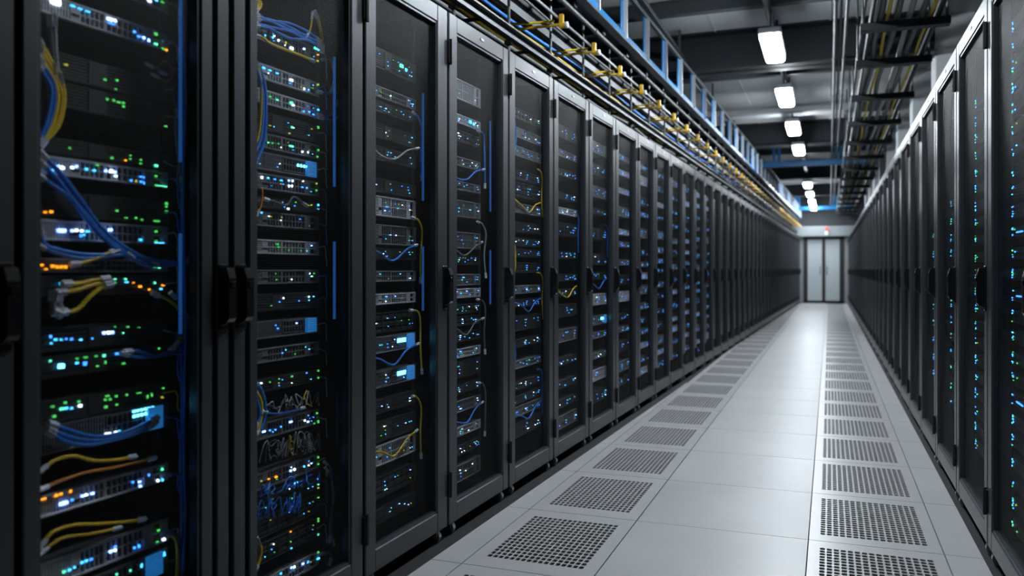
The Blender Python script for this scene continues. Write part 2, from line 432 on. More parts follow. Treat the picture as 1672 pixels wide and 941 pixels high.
DEP = 1.05
class Cab: pass
def cabinet_meshes(W, sl=.08, sr=.068, groove=None):
    c = Cab(); c.W = W; H0, H1 = .055, TOP
    # carcass: side panels, roof, base, back
    b = MB(); t = .012; y0 = .045
    b.box(.004, .004 + t, y0, DEP, H0, H1); b.box(W - .004 - t, W - .004, y0, DEP, H0, H1)
    b.box(.016, W - .016, y0, DEP, H1 - .03, H1); b.box(.016, W - .016, y0, DEP, H0, H0 + .03)
    b.box(.016, W - .016, DEP - .02, DEP, H0 + .03, H1 - .03)
    b.box(.016, .05, y0, y0 + .03, H0 + .03, H1 - .03); b.box(W - .05, W - .016, y0, y0 + .03, H0 + .03, H1 - .03)
    c.body = b.mesh('carcass', 'body')
    # door frame (origin at cabinet origin)
    d = MB(); x0, x1 = .009, W - .009; tr, br = .075, .085; f0, f1 = 0.0, .04; c.sr = sr
    def stile(a, b, g):
        if g: d.box(a, g[0], f0, f1, H0, H1, .004); d.box(g[1], b, f0, f1, H0, H1, .004); d.box(a, b, f0 + .022, f1 - .002, H0 + .01, H1 - .01)
        else: d.box(a, b, f0, f1, H0, H1, .004)
    stile(x0, x0 + sl, (x0 + .052, x0 + .068) if groove == 'l' else None)
    stile(x1 - sr, x1, (x1 - .07, x1 - .053) if groove == 'r' else None)
    d.box(x0 + sl - .002, x1 - sr + .002, f0 + .001, f1, H1 - tr, H1, .004); d.box(x0 + sl - .002, x1 - sr + .002, f0 + .001, f1, H0, H0 + br, .004)
    # raised inner lip round the opening
    a0, a1, b0, b1 = x0 + sl, x1 - sr, H0 + br, H1 - tr; l = .009
    d.box(a0 - .001, a0 + l, .006, .034, b0, b1); d.box(a1 - l, a1 + .001, .006, .034, b0, b1)
    d.box(a0, a1, .006, .034, b0 - .001, b0 + l); d.box(a0, a1, .006, .034, b1 - l, b1 + .001)
    c.door = d.mesh('door', 'door')
    c.mesh = honeycomb(a1 - a0 - .004, b1 - b0 - .004, .0078, .82); c.mc = ((a0 + a1) / 2, .022, (b0 + b1) / 2)
    # handle: swing handle with angled top on a backing plate
    def handle(xc):
        h = MB(); h.box(xc - .02, xc + .02, -.006, 0, 1.025, 1.215, .003)
        h.prism([(-.005, 1.04), (-.028, 1.05), (-.036, 1.06), (-.036, 1.175), (-.026, 1.205), (-.005, 1.205)], 0, xc - .0155, xc + .0155)
        h.box(xc - .009, xc + .009, -.039, -.036, 1.15, 1.165, .001)
        return h.mesh('door_handle', 'handle')
    c.handle_r, c.handle_l = handle(x1 - .028), handle(x0 + .03)
    hg = MB(); hg.box(-.012, .012, -.008, .01, -.05, .05, .003); hg.cyl((0, -.008, -.056), (0, -.008, .056), .0075, 8)
    c.hinge = hg.mesh('hinge', 'hinge')
    k = MB(); k.cyl((-.012, 0, .026), (.012, 0, .026), .026, 14); k.box(-.017, -.013, -.014, .014, .022, .058); k.box(.013, .017, -.014, .014, .022, .058)
    k.box(-.018, .018, -.016, .016, .052, .06); k.cyl((-.019, 0, .026), (.019, 0, .026), .009, 8)
    c.caster = k.mesh('caster', 'chrome')
    rl = MB()
    rl.box(-.012, .012, 0, .006, .16, H1 - .06); rl.box(-.012, -.008, 0, .05, .16, H1 - .06)
    c.rail = rl.mesh('mounting_rail', 'rail')
    bg = MB(); bg.prism([(-.016, -.006), (.016, -.006), (.02, 0), (.016, .006), (-.016, .006), (-.02, 0)], 1, -.0015, .002)
    c.badge = bg.mesh('badge', 'chrome')
    return c
REFL_STREAK = MB().box(-.003, .003, -.004, .004, 1.5, 1.97).box(-.003, .003, -.004, .004, 1.02, 1.3).mesh('reflection_streak', 'strip')  # added glowing streaks imitating blue reflections on the inner wall
CL = cabinet_meshes(.699); CR = cabinet_meshes(.897)
CLV = {1: cabinet_meshes(.699, .042, .118, 'r'), 2: cabinet_meshes(.699, .1, .075, 'l'), 3: cabinet_meshes(.699, .072, .095)}
def cabinet(c, loc, rz, label, group, sx=1.0, mirror=False, rails=None, vr=.13, strip=False):
    t = empty('server_cabinet', loc, rz); t.scale = (sx, 1, 1); tag(t, label, 'server cabinet', group)
    link('carcass', c.body, t)
    d = link('door', c.door, t)
    link('mesh_panel', c.mesh, d, c.mc)
    link('door_handle', c.handle_l if mirror else c.handle_r, d)
    hx = c.W - .003 if mirror else .003
    for z in (2.17, 1.2 - .96): link('hinge', c.hinge, d, (hx, -.002, z))
    link('badge', c.badge, d, (c.W * .52, -.0005, TOP - .035))
    for x in (.07, c.W - .07):
        link('caster', c.caster, t, (x, .03, 0)); link('caster', c.caster, t, (x, DEP - .1, 0))
    if strip: link('reflection_streak', REFL_STREAK, t, (c.W - c.sr - .014, .07, 0))
    for x in rails or ():
        link('mounting_rail', c.rail, t, (x, vr + .004, 0))
    return t

bounds = [x * A_L for x in (.75, 1.148, 1.574, 1.987, 2.411, 2.835, 3.275, 3.692, 4.122, 4.519)]
bounds = [bounds[0] - .699] + bounds
while bounds[-1] + .699 < END - .45: bounds.append(bounds[-1] + .699)
LCAB = []
VREC = .13
def lrec(k): return .13 if k < 3 else .11 if k < 5 else .06
def loff(k): return {1: .092, 2: .15, 3: .13, 4: .13}.get(k, .19)
for k in range(len(bounds) - 1):
    u0, u1 = bounds[k], bounds[k + 1]
    if k == 0: lab = 'black server cabinet cut off by the photo left edge, only its handle stile showing'
    else: lab = f'black server cabinet with mesh door, {ordw(k)} whole one along the left row from the camera'
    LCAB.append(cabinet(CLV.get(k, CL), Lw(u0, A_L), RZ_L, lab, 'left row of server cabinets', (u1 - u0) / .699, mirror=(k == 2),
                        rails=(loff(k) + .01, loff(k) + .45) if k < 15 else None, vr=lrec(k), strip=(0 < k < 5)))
RY0, RW = 3.905, .897
RCAB = []
k = 0
while RY0 + (k) * RW < END - .4:
    far = RY0 + k * RW
    lab = ('black server cabinet with mesh door, cut off by the photo right edge' if k == 0 else
           f'black server cabinet with mesh door, {ordw(k+1)} along the right row from the camera')
    RCAB.append(cabinet(CR, (B_R, far, 0), RZ_R, lab, 'right row of server cabinets', rails=(.06, .62) if k < 8 else None, vr=.075))
    k += 1

# ================================================================== rack devices
LEDM = {}
for k in LEDC: LEDM[k] = MB().box(-.5, .5, -.5, .5, -.5, .5, .12).mesh('indicator_light', 'led' + k)
_cache = {}
SW = .46        # width over the mounting ears
def device_meshes(kind, h):
    key = (kind, round(h, 3))
    if key in _cache: return _cache[key]
    out = []
    x0, x1, z0, z1 = .018, SW - .018, .001, h - .001
    ch = MB().box(x0 + .002, x1 - .002, .012, .62, z0, z1)
    out.append(('chassis', ch.mesh('chassis', {'dark': 'darkface', 'black': 'body'}.get(kind, 'chassis'))))
    er = MB()
    for a, b in ((0, x0), (x1, SW)):
        er.box(a, b, 0, .004, z0, z1)
    face = {'silver': 'silver', 'grey': 'greyface', 'dark': 'darkface', 'drive': 'darkface', 'black': 'body', 'lit': 'greyface'}[kind]
    out.append(('mounting_ear', MB().box(0, x0, 0, .004, z0, z1, .001).mesh('mounting_ear', face)))
    out.append(('mounting_ear', MB().box(x1, SW, 0, .004, z0, z1, .001).mesh('mounting_ear', face)))
    back = MB().box(x0, x1, .008, .013, z0, z1); out.append(('port_panel', back.mesh('port_panel', 'port')))
    f = MB(); L = x1 - x0; t = .0035
    if kind in ('silver', 'grey'):
        f.box(x0, x1, -.003, .008, z0, z0 + .006, .001); f.box(x0, x1, -.003, .008, z1 - .006, z1, .001)
        f.box(x0, x0 + .02, -.002, .008, z0, z1)
        # vent grille
        for i in range(12):
            x = x0 + .02 + i * .0085; f.box(x + .003, x + .0085, 0, .008, z0 + .005, z1 - .005)
        xa = x0 + .124
        f.box(xa, xa + .03, -.001, .008, z0, z1)
        f.grid(xa + .03, xa + .10, z0 + .004, z1 - .004, 5, 2, t, 0, .008)
        f.box(xa + .10, xa + .108, -.001, .008, z0, z1)
        f.grid(xa + .108, x1 - .07, z0 + .004, z1 - .004, 7, 2, t, 0, .008)
        f.box(x1 - .07, x1 - .038, -.002, .008, z0, z1, .001)
        f.grid(x1 - .038, x1 - .004, z0 + .004, z1 - .004, 1, 2, t * 1.6, 0, .008)
    elif kind in ('dark', 'black'):
        f.box(x0, x1, -.001, .008, z0, z0 + .004); f.box(x0, x1, -.001, .008, z1 - .004, z1)
        nb = max(3, int(h / .009))
        for i in range(nb):
            z = z0 + .004 + (h - .01) * (i + .5) / nb; f.box(x0 + .02, x1 - .05, .001, .008, z - .0025, z + .0025)
        f.box(x0, x0 + .022, 0, .008, z0, z1); f.box(x1 - .05, x1, 0, .008, z0, z1); f.box(x0 + L * .42, x0 + L * .55, -.001, .008, z0, z1)
    elif kind == 'drive':
        f.grid(x0, x1, z0 + .002, z1 - .002, 8, max(1, round(h / .03)), .004, 0, .008)
        nr = max(1, round(h / .03))
        for i in range(8):
            for j in range(nr):
                xa = x0 + L * i / 8 + .005; xb = x0 + L * (i + 1) / 8 - .005
                zc = z0 + (z1 - z0) * (j + .5) / nr; f.box(xa, xb, .002, .008, zc - .008, zc + .002)
    elif kind == 'lit':
        f.box(x0, x1, -.003, .008, z0, z0 + .006, .001); f.box(x0, x1, 0, .008, z1 - .004, z1)
        for i in range(26):
            x = x0 + .01 + i * .0085; f.box(x, x + .004, 0, .008, z0 + .005, z1 - .004)
        xa = x1 - .19
        f.grid(xa, x1 - .075, z0 + .012, z1 - .006, 7, 2, .003, -.001, .008)
    out.append(('faceplate', f.mesh('faceplate', face)))
    if kind == 'lit':
        s = MB(); s.box(x1 - .06, x1 - .006, -.008, .006, z0 + .004, z1 - .003, .002); s.box(x1 - .05, x1 - .016, -.011, -.008, z0 + h * .35, z0 + h * .45); s.box(x1 - .05, x1 - .016, -.011, -.008, z0 + h * .6, z0 + h * .66)
        out.append(('module', s.mesh('module', 'module')))
    if kind in ('silver', 'grey'):
        p = MB()
        for i in range(4): p.box(x0 + .128 + .006 * i, x0 + .131 + .006 * i, -.003, .002, z0 + h * .3, z0 + h * .42)
        out.append(('latch', p.mesh('latch', 'port')))
    _cache[key] = out; return out
KNAME = dict(black='rack_server', silver='network_switch', grey='network_switch', dark='rack_server', drive='storage_server', lit='rack_server')
KDESC = dict(black='black rack server', silver='silver network switch', grey='grey network switch', dark='black rack server', drive='black storage server', lit='blue glowing server')
CNAME = dict(W='white', B='blue', V='violet', C='cyan', P='bright blue', G='green', T='teal', O='orange', Y='yellow')
def device(kind, h, loc, rz, leds, where, group):
    """leds: list of (x, z, w, h, colour) in the device's own frame"""
    t = empty(KNAME[kind], loc, rz)
    for n, me in device_meshes(kind, h): link(n, me, t)
    seen = []
    for (x, z, lw, lh, c) in leds:
        link('indicator_light', LEDM[c], t, (x, -.002, z), (lw, .004, lh))
        seen.append(c)
    top = sorted(set(seen), key=lambda q: -seen.count(q))[:2]
    col = ' and '.join(CNAME[q] for q in top)
    col = f' with {col} lights' if col else ' without lights'
    tag(t, f'{KDESC[kind]}{col}, {where}', 'server' if 'server' in KNAME[kind] else 'network switch', group)
    return t
def rand_leds(rng, h, pal, n, dens=1.0):
    out = []
    base = rng.choice((.2, .24, .22))
    for i in range(n):
        r = rng.random()
        x = (base + rng.gauss(0, .006) if r < .3 else rng.uniform(.39, .43) if r < .55 else rng.uniform(.04, .42))
        out.append((x, h * rng.choice((.3, .5, .7)), rng.uniform(.004, .009) * dens, rng.uniform(.004, .0065) * dens, rng.choice(pal)))
    return out

# ---- first two whole cabinets: devices and lights read off one by one
def px_leds(raw):
    return [(*q[:2], q[2] if len(q) > 3 else 5, q[3] if len(q) > 4 else 5, q[-1]) for q in raw]
CAB1_DEV = [  # kind, z bottom, z top
    ('silver', 1.925, 1.975), ('silver', 1.814, 1.866), ('dark', 1.668, 1.733), ('dark', 1.598, 1.662), ('dark', 1.482, 1.522), ('silver', 1.428, 1.476),
    ('dark', 1.328, 1.392), ('silver', 1.268, 1.322), ('grey', 1.192, 1.228), ('dark', 1.132, 1.184), ('dark', 1.0, 1.058), ('dark', .936, .99),
    ('dark', .826, .882), ('lit', .752, .823), ('silver', .602, .656), ('silver', .43, .497), ('lit', .343, .414), ('dark', .24, .3)]
CAB1_LED = px_leds([
    (243, 2, 9, 4, 'W'), (265, 3, 7, 4, 'G'), (255, 1, 4, 4, 'C'),
    (90, 3, 20, 14, 'W'), (118, 10, 10, 3, 'C'), (130, 15, 10, 3, 'C'), (142, 19, 10, 3, 'C'), (176, 31, 'W'), (181.5, 32.5, 'W'), (187, 34, 'W'), (181, 38, 16, 3, 'B'),  # big white mark is plugs, cyan row a lit cable, both made to glow
    (219, 52, 'B'), (226, 60, 8, 4, 'B'), (234, 62, 6, 5, 'V'), (242, 66, 5, 6, 'V'), (254, 56, 7, 7, 'G'), (254, 72, 8, 5, 'T'),
    (170.5, 130, 'G'), (190, 131, 'G'), (188, 148, 4, 3, 'G'), (273, 100, 5, 4, 'O'), (265, 101, 5, 5, 'G'), (107, 106, 8, 3, 'Y'),
    (174, 162, 'G'), (185, 164, 'G'), (193, 167, 7, 4, 'G'), (200.5, 168, 'G'), (201, 174, 'G'), (270, 209, 6, 3, 'G'),
    (182, 258, 'G'), (212, 254, 3, 3, 'G'), (212, 260, 3, 4, 'G'), (229, 261, 4, 4, 'G'), (229, 268, 4, 4, 'G'), (254, 271, 8, 6, 'T'), (113, 242, 4, 4, 'G'), (204, 262, 4, 3, 'O'),
    (84, 278, 5, 5, 'C'), (94, 272, 'V'), (101, 274, 7, 6, 'W'), (117, 274, 'W'), (124, 272, 'V'), (140, 276.5, 'C'), (153, 279, 6, 5, 'C'), (172, 279, 'V'), (181, 279.5, 8, 6, 'W'), (187, 281, 'V'),
    (158, 270, 6, 3, 'G'), (254, 288, 5, 5, 'G'), (254, 305, 6, 5, 'G'), (229, 289, 4, 4, 'B'), (234, 290, 3, 4, 'B'), (229, 297, 4, 4, 'B'), (234, 299, 3, 6, 'B'), (213, 295, 4, 4, 'B'), (221, 296, 3, 5, 'Y'), (188, 288, 6, 4, 'W'),
    (262, 314, 30, 2, 'T'), (272, 330.5, 6, 6, 'G'), (272, 337.5, 5, 4, 'G'), (271, 346, 6, 6, 'G'), (255, 361, 14, 4, 'G'), (190, 344, 'G'), (231, 359, 4, 4, 'G'), (221, 356, 4, 4, 'G'), (205, 356, 5, 3, 'G'), (73, 347, 7, 4, 'O'), (83, 346, 6, 5, 'O'),
    (100, 377, 18, 8, 'V'), (117, 377, 'V'), (124, 376, 6, 5, 'W'), (133, 377, 'W'), (142, 378, 8, 4, 'C'), (158.5, 374, 'W'), (173, 379, 9, 7, 'V'), (179.5, 375.5, 9, 6, 'V'), (131, 385, 4, 6, 'B'), (136, 384, 4, 4, 'C'), (254, 378, 6, 5, 'G'), (254, 394.5, 6, 5, 'G'), (229, 392, 6, 5, 'C'), (259, 404, 24, 2, 'C'),
    (85, 435, 6, 6, 'O'), (92, 436, 6, 6, 'O'), (99, 436, 6, 6, 'O'), (106, 436, 6, 6, 'O'), (68, 433, 5, 4, 'O'), (74, 440, 6, 4, 'O'), (252, 436, 5, 4, 'T'), (259, 437, 5, 4, 'T'), (274, 415, 4, 3, 'T'),
    (99, 464, 7, 6, 'C'), (187, 456, 4, 3, 'T'), (187, 462, 5, 4, 'G'), (204, 456, 5, 4, 'T'), (206, 461, 8, 3, 'C'), (217, 462, 4, 3, 'O'), (228, 468, 6, 5, 'O'), (243, 473, 4, 4, 'O'), (265.5, 466, 7, 4, 'O'), (262, 472, 5, 4, 'C'), (252, 462, 4, 5, 'T'),
    (169, 544, 7, 6, 'V'), (176, 543.5, 6, 6, 'W'), (182.5, 543, 7, 6, 'V'), (90, 555, 6, 5, 'C'), (99, 555, 5, 4, 'C'), (107, 554, 4, 4, 'B'), (116, 554, 5, 5, 'B'), (131, 555, 5, 4, 'C'), (83, 561, 4, 4, 'C'), (82, 550, 4, 6, 'B'), (150, 553, 3, 3, 'B'), (208, 534, 6, 3, 'G'), (187, 534, 3, 3, 'G'), (226, 535, 4, 2, 'G'), (200, 544, 3, 3, 'T'),
    (99, 598, 13, 10, 'P'), (125, 586, 5, 4, 'G'), (125, 593, 5, 5, 'C'), (139, 584, 8, 4, 'G'), (156, 582, 5, 4, 'G'), (169, 581, 6, 6, 'T'), (171, 592, 3, 8, 'G'), (190, 578, 7, 5, 'B'), (239, 579, 5, 4, 'B'), (259, 569.5, 4, 4, 'G'), (158, 598, 6, 3, 'G'), (138, 594, 7, 8, 'B'), (81, 590, 4, 5, 'T'), (201, 594, 6, 4, 'G'),
    (105.6, 658, 5, 5, 'G'), (128, 656, 5, 5, 'G'), (100, 668, 10, 6, 'T'), (108, 667, 6, 6, 'C'), (130, 663, 7, 6, 'W'), (87.6, 680.5, 6, 6, 'G'), (174.5, 647, 9, 4, 'G'), (171, 653, 5, 5, 'G'), (179, 652, 5, 5, 'G'), (172, 665, 7, 6, 'G'), (189, 647, 4, 5, 'G'), (190, 661, 4, 4, 'G'), (206, 645, 4, 4, 'G'), (226, 642, 10, 2, 'G'), (240, 648, 3, 8, 'G'), (247, 645, 3, 8, 'G'), (266, 634, 4, 3, 'G'), (264, 649, 5, 4, 'Y'), (116, 667, 5, 5, 'C'), (85, 664, 6, 4, 'G'),
    ] + [(218 + 6.2 * i, 680 - 1.4 * i, 5.4, 6, 'P') if j == 0 else (218 + 6.2 * i, 672 - 1.4 * i, 5.4, 5, 'P') for i in range(6) for j in (0, 1)] + [
    (172, 709, 5, 5, 'W'), (178, 708, 5, 4, 'W'), (188, 706, 6, 4, 'W'), (194, 704, 4, 4, 'C'),
    (103, 822, 18, 7, 'V'), (117, 817, 'B'), (133.5, 810, 5, 5, 'V'), (140, 808, 5, 4, 'W'), (150, 806, 6, 5, 'V'), (227, 787, 5, 4, 'V'), (228, 794, 6, 5, 'V'), (264, 766.5, 5, 5, 'T'), (257, 785, 5, 5, 'W'), (264, 784, 5, 6, 'C'), (242, 776, 4, 5, 'B'), (216, 788, 5, 4, 'B'),
    (90.5, 788, 8, 6, 'O'), (98, 786, 6, 5, 'O'), (70, 793, 10, 4, 'O'), (114, 783, 5, 6, 'O'),
    (180, 901, 7, 6, 'V'), (187, 899, 5, 5, 'W'), (187, 893, 4, 5, 'B'), (133.5, 919, 5, 5, 'C'), (140, 916.5, 5, 5, 'C'), (148, 914, 6, 4, 'B'), (120, 927, 6, 4, 'C'), (113, 931, 6, 5, 'C'), (104, 934, 6, 5, 'T'), (226, 892, 5, 8, 'B'), (219, 895, 4, 5, 'B'), (258, 866, 5, 5, 'G'), (256, 885, 5, 3, 'G'), (267, 881, 6, 5, 'W'),
    (256, 908, 9, 5, 'W'), (267, 905, 6, 10, 'C'), (230.5, 924, 4, 9, 'C'), (212, 932, 3, 5, 'T'), (190, 938, 4, 4, 'T')])
CAB2_DEV = [('grey', 1.95, 2.005), ('silver', 1.826, 1.878), ('silver', 1.746, 1.795), ('dark', 1.66, 1.722), ('grey', 1.598, 1.652), ('lit', 1.526, 1.59), ('grey', 1.462, 1.518),
            ('dark', 1.402, 1.44), ('grey', 1.34, 1.392), ('silver', 1.25, 1.3), ('grey', 1.15, 1.2), ('dark', 1.06, 1.12), ('lit', .97, 1.03), ('grey', .89, .94),
            ('dark', .793, .838), ('grey', .639, .696), ('grey', .475, .533), ('drive', .40, .462), ('drive', .315, .385), ('drive', .23, .3), ('silver', .124, .178)]
CAB2_LED = px_leds([
    (475.6, 79, 10, 6, 'W'), (496, 80, 6, 4, 'V'), (514, 78, 9, 6, 'T'), (523, 79.5, 5, 6, 'C'), (444.5, 61.5, 4, 4, 'C'), (454, 66, 4, 4, 'W'), (432, 58, 5, 4, 'C'), (518.5, 89, 4, 4, 'O'), (518, 100, 4, 4, 'Y'), (447, 59, 3, 3, 'W'), (466, 70, 3, 6, 'Y'),
    (475, 131, 9, 5, 'W'), (527, 123, 4, 4, 'G'), (527, 135, 4, 4, 'G'), (517.6, 139, 3, 3, 'Y'), (517.6, 150, 3, 3, 'G'), (430, 111, 7, 4, 'C'), (440, 115, 7, 3, 'C'), (452, 120, 7, 3, 'C'), (496, 145, 3, 4, 'W'), (503, 147, 3, 4, 'C'),
    (475, 168, 9, 5, 'T'), (478, 172, 6, 4, 'W'), (521, 180, 5, 4, 'C'), (504, 183, 6, 4, 'B'), (495, 182, 5, 4, 'B'), (430, 155, 5, 4, 'C'), (440, 158, 8, 3, 'G'), (452, 163, 6, 3, 'T'), (511, 187, 6, 3, 'B'),
    (476.5, 208, 6, 5, 'T'), (526, 210, 5, 6, 'G'), (472, 218, 4, 3, 'Y'), (440, 205, 6, 2, 'Y'),
    (475, 239, 12, 5, 'T'), (431, 230.5, 4, 4, 'G'), (444, 234, 5, 3, 'G'), (454, 235, 3, 3, 'G'), (493, 248, 4, 4, 'W'), (502, 249, 3, 4, 'W'), (522.5, 246, 4, 4, 'G'), (517.6, 256, 4, 4, 'G'), (437, 233, 5, 3, 'T')]
    + [(486 + 5 * i, 270 + .9 * i, 4.6, 6, 'P') for i in range(5)] + [(506.6, 284, 4, 10, 'C'),
    (471, 295, 4, 4, 'V'), (477, 295.5, 4, 4, 'W'), (427, 290, 5, 5, 'W'), (459, 295, 7, 3, 'C'), (448, 293, 5, 3, 'B'), (494, 296, 3, 3, 'W'), (500, 307, 4, 4, 'B'), (493, 306, 4, 3, 'B'), (516, 300, 4, 4, 'Y'), (516, 311, 4, 4, 'G'), (437, 291, 5, 4, 'C'), (471, 304, 3, 5, 'W'), (476, 304, 3, 5, 'W'),
    (522.5, 331, 4, 5, 'C'), (522.5, 341, 4, 4, 'C'), (482, 330, 3, 3, 'G'), (508, 335, 3, 3, 'Y'), (426, 345, 5, 4, 'C'), (470, 345, 5, 4, 'W'),
    (476, 615, 4, 4, 'G'), (440, 624, 4, 3, 'G'), (426, 626, 4, 3, 'W'), (523, 604, 4, 4, 'G'), (523, 616.5, 4, 4, 'G'), (455, 619, 3, 3, 'G'), (500, 609, 3, 3, 'B'),
    (474, 689, 9, 4, 'V'), (430, 705, 9, 4, 'V'), (440, 703, 5, 3, 'B'), (449, 702, 5, 3, 'B'), (502, 689, 6, 4, 'V'), (497, 687, 3, 4, 'W'), (517, 675, 4, 4, 'G'), (523, 687, 4, 4, 'G'), (532, 701, 4, 4, 'G'), (512, 699, 5, 3, 'G'), (458, 697, 3, 4, 'B'),
    (474, 769, 5, 5, 'V'), (480, 767, 5, 5, 'W'), (450, 779, 7, 4, 'O'), (438, 782.6, 6, 3, 'O'), (426, 786, 4, 3, 'Y'), (519, 747, 4, 4, 'G'), (519, 758, 4, 4, 'G'), (496, 762, 4, 4, 'C'), (503, 760, 4, 3, 'W'),
    (523, 781, 4, 3, 'C'), (523, 790, 4, 3, 'T'), (523, 801, 4, 3, 'Y'), (523, 811, 4, 3, 'G'), (482, 786, 16, 3, 'C'), (476, 814, 3, 3, 'G'), (476, 823.7, 3, 4, 'C'), (432, 830, 4, 3, 'T'),
    (525, 840, 4, 4, 'G'), (532, 845, 4, 4, 'G'), (523, 845, 4, 4, 'Y'), (474, 868, 4, 3, 'O'), (474, 885, 3, 3, 'G'), (524, 870, 4, 3, 'G'), (539, 872, 3, 3, 'C'),
    (475, 927, 5, 5, 'V'), (480, 926, 5, 4, 'W'), (502, 918, 6, 5, 'B'), (494, 921, 5, 4, 'V'), (521, 898.5, 4, 4, 'G'), (475, 906, 4, 3, 'C'), (531, 906, 8, 4, 'C'), (458, 937, 4, 4, 'C')])
def build_read_cabinet(ci, x_off, devs, leds):
    u0 = bounds[ci] + x_off; v = A_L + VREC
    per = [[] for _ in devs]
    rng = random.Random(ci)
    for px, py, lw, lh, c in leds:
        u, z = unL(px, py, v); x = u - u0
        d = u * math.cos(TH + DL) + v * math.sin(TH + DL)
        s = d / FPX
        best = min(range(len(devs)), key=lambda i: max(devs[i][1] + .004 - z, z - devs[i][2] + .004, 0))
        k, z0, z1 = devs[best]
        z = min(max(z, z0 + .006), z1 - .006)
        x = min(max(x, .012), SW - .008)
        th = TH + DL
        hs = 1.0 / max(.25, abs(math.cos(th)) + 0 * x)      # faces turned to the camera only in part
        per[best].append((x, z - z0, lw * s * .86, lh * s * .7, c))
    for i, (k, z0, z1) in enumerate(devs):
        if ci == 2 and per[i]: per[i] += rand_leds(rng, z1 - z0, ('C', 'B', 'G', 'Y', 'B', 'W'), 6, .55)
        if not per[i]: per[i] = rand_leds(rng, z1 - z0, ('W', 'C', 'B', 'G', 'G', 'V'), 7, .8)
        device(k, z1 - z0, Lw(u0, v, z0), RZ_L, per[i], f'{ordw(i+1)} from top, {ordw(ci)} whole left cabinet', 'devices in the left cabinets')
build_read_cabinet(1, loff(1), CAB1_DEV, CAB1_LED)
build_read_cabinet(2, loff(2), CAB2_DEV, CAB2_LED)

# ---- third cabinet onward: the same kinds of devices, smaller in view
LED_POS = {}
for ci in range(3, 15):
    rng = random.Random(100 + ci)
    z = 2.1 if ci in (3, 5) else 2.13
    i = 0
    near = ci < 6
    pal = ('W', 'C', 'B', 'G', 'V', 'Y', 'B', 'C') if ci < 5 else ('B', 'B', 'C', 'B', 'W', 'G', 'B') if ci < 8 else ('B', 'B', 'C', 'B')
    while z > .22:
        i += 1
        if ci == 4 and i == 1: k, h = 'silver', .1
        elif (ci == 3 and .72 < z < 1.0) or (ci == 7 and i == 9): k, h = 'lit', .07
        else:
            k = rng.choice(('silver', 'grey', 'grey', 'dark', 'drive', 'dark')); h = rng.choice((.048, .048, .06, .085))
        z -= h
        leds = rand_leds(rng, h, pal, rng.choice((8, 10, 12, 14)) if near else rng.choice((6, 8, 9)), .62 if near else .85)
        if k == 'lit':
            leds += [(.3 + .012 * q, h * .6, .01, .018, 'P') for q in range(6)]
        if ci in (3, 4) and i == (1 if ci == 3 else 2): leds += [(.33, h * .6, .03, .016, 'T' if ci == 3 else 'C'), (.37, h * .5, .016, .014, 'C')]
        device(k, h, Lw(bounds[ci] + loff(ci), A_L + lrec(ci), z), RZ_L, leds, f'{ordw(i)} from top, {ordw(ci)} whole left cabinet', 'devices in the left cabinets')
        z -= rng.choice((.012, .03, .045, .07)) if near else rng.choice((.05, .075, .1))
# ---- right row: one column of status lights per device at the far edge
for ci in range(0, 5):
    rng = random.Random(300 + ci)
    top, bot, step = ((2.2, .2, .083), (2.05, .3, .085), (1.62, .35, .1), (1.45, .45, .12), (1.4, .55, .17))[ci]
    z = top; i = 0
    while z > bot:
        i += 1; h = .05
        z -= h
        leds = []
        for q in range(rng.choice((3, 5, 6)) if ci < 2 else 3):
            leds.append((.022 + rng.choice((0, 0, .008, .016)) + rng.uniform(-.004, .004), h * rng.uniform(.05, .95), .006, rng.uniform(.004, .007), rng.choice(('C', 'C', 'T', 'B', 'G', 'B', 'B'))))
        if ci == 0 and rng.random() < .5: leds.append((.07 + rng.uniform(0, .05), h * rng.uniform(.2, .8), .01, .006, rng.choice(('B', 'Y', 'C', 'G'))))
        if ci == 0 and i in (11, 14, 19): leds.append((.16, h * .5, .12, .006, 'B'))
        if ci == 1 and rng.random() < .35: leds.append((.075, h * .5, .008, .006, rng.choice(('G', 'Y', 'T'))))
        device('black', h, (B_R + .075, RY0 + ci * RW - .07, z), RZ_R, leds, f'{ordw(i)} from top, {ordw(ci+1)} right cabinet', 'devices in the right cabinets')
        z -= step - h if ci < 3 else step - h

# ================================================================== cables inside the left cabinets
CM = dict(Y='cy', B='cb', W='cw', G='cg', O='co'); CC = dict(Y='yellow', B='blue', W='white', G='grey', O='orange')
def cable(pts, r, col, label, group, name='patch_cable', n=7, plugs=False):
    P = catmull(pts, 8)
    o = link(name, MB().tube(P, r, n).mesh(name, CM[col], True)); tag(o, label, 'cable', group)
    if plugs:
        for a, b in ((P[0], P[1]), (P[-1], P[-2])):
            d = np.array(b) - np.array(a); d /= np.linalg.norm(d); a = np.array(a)
            link('plug', MB().tube([a - d * .006, a + d * .022], r * 1.7, 4).mesh('plug', 'plug'), o)
    return o
def pc(ci_v, pts):
    """photo pixels (x, y[, extra depth]) on the plane just in front of the devices"""
    out = []
    for p in pts:
        v = ci_v - (p[2] if len(p) > 2 else 0); u, z = unL(p[0], p[1], v); out.append(Lw(u, v, z))
    return out
V1 = A_L + VREC - .022
G1 = 'patch cables in the first whole left cabinet'
def c1(pts, col, r, label): cable(pc(V1, pts), r, col, label + ', first whole left cabinet', G1, plugs=True)
c1([(60, 60), (80, 95), (100, 135), (104, 165), (95, 205), (66, 238)], 'Y', .006, 'outer yellow cable of the loop at upper left')
c1([(60, 72), (78, 102), (96, 140), (100, 168), (90, 205), (62, 236)], 'Y', .006, 'second yellow cable of the loop at upper left')
c1([(60, 88), (74, 108), (90, 138), (93, 165), (82, 208), (60, 240)], 'Y', .006, 'inner yellow cable of the loop at upper left')
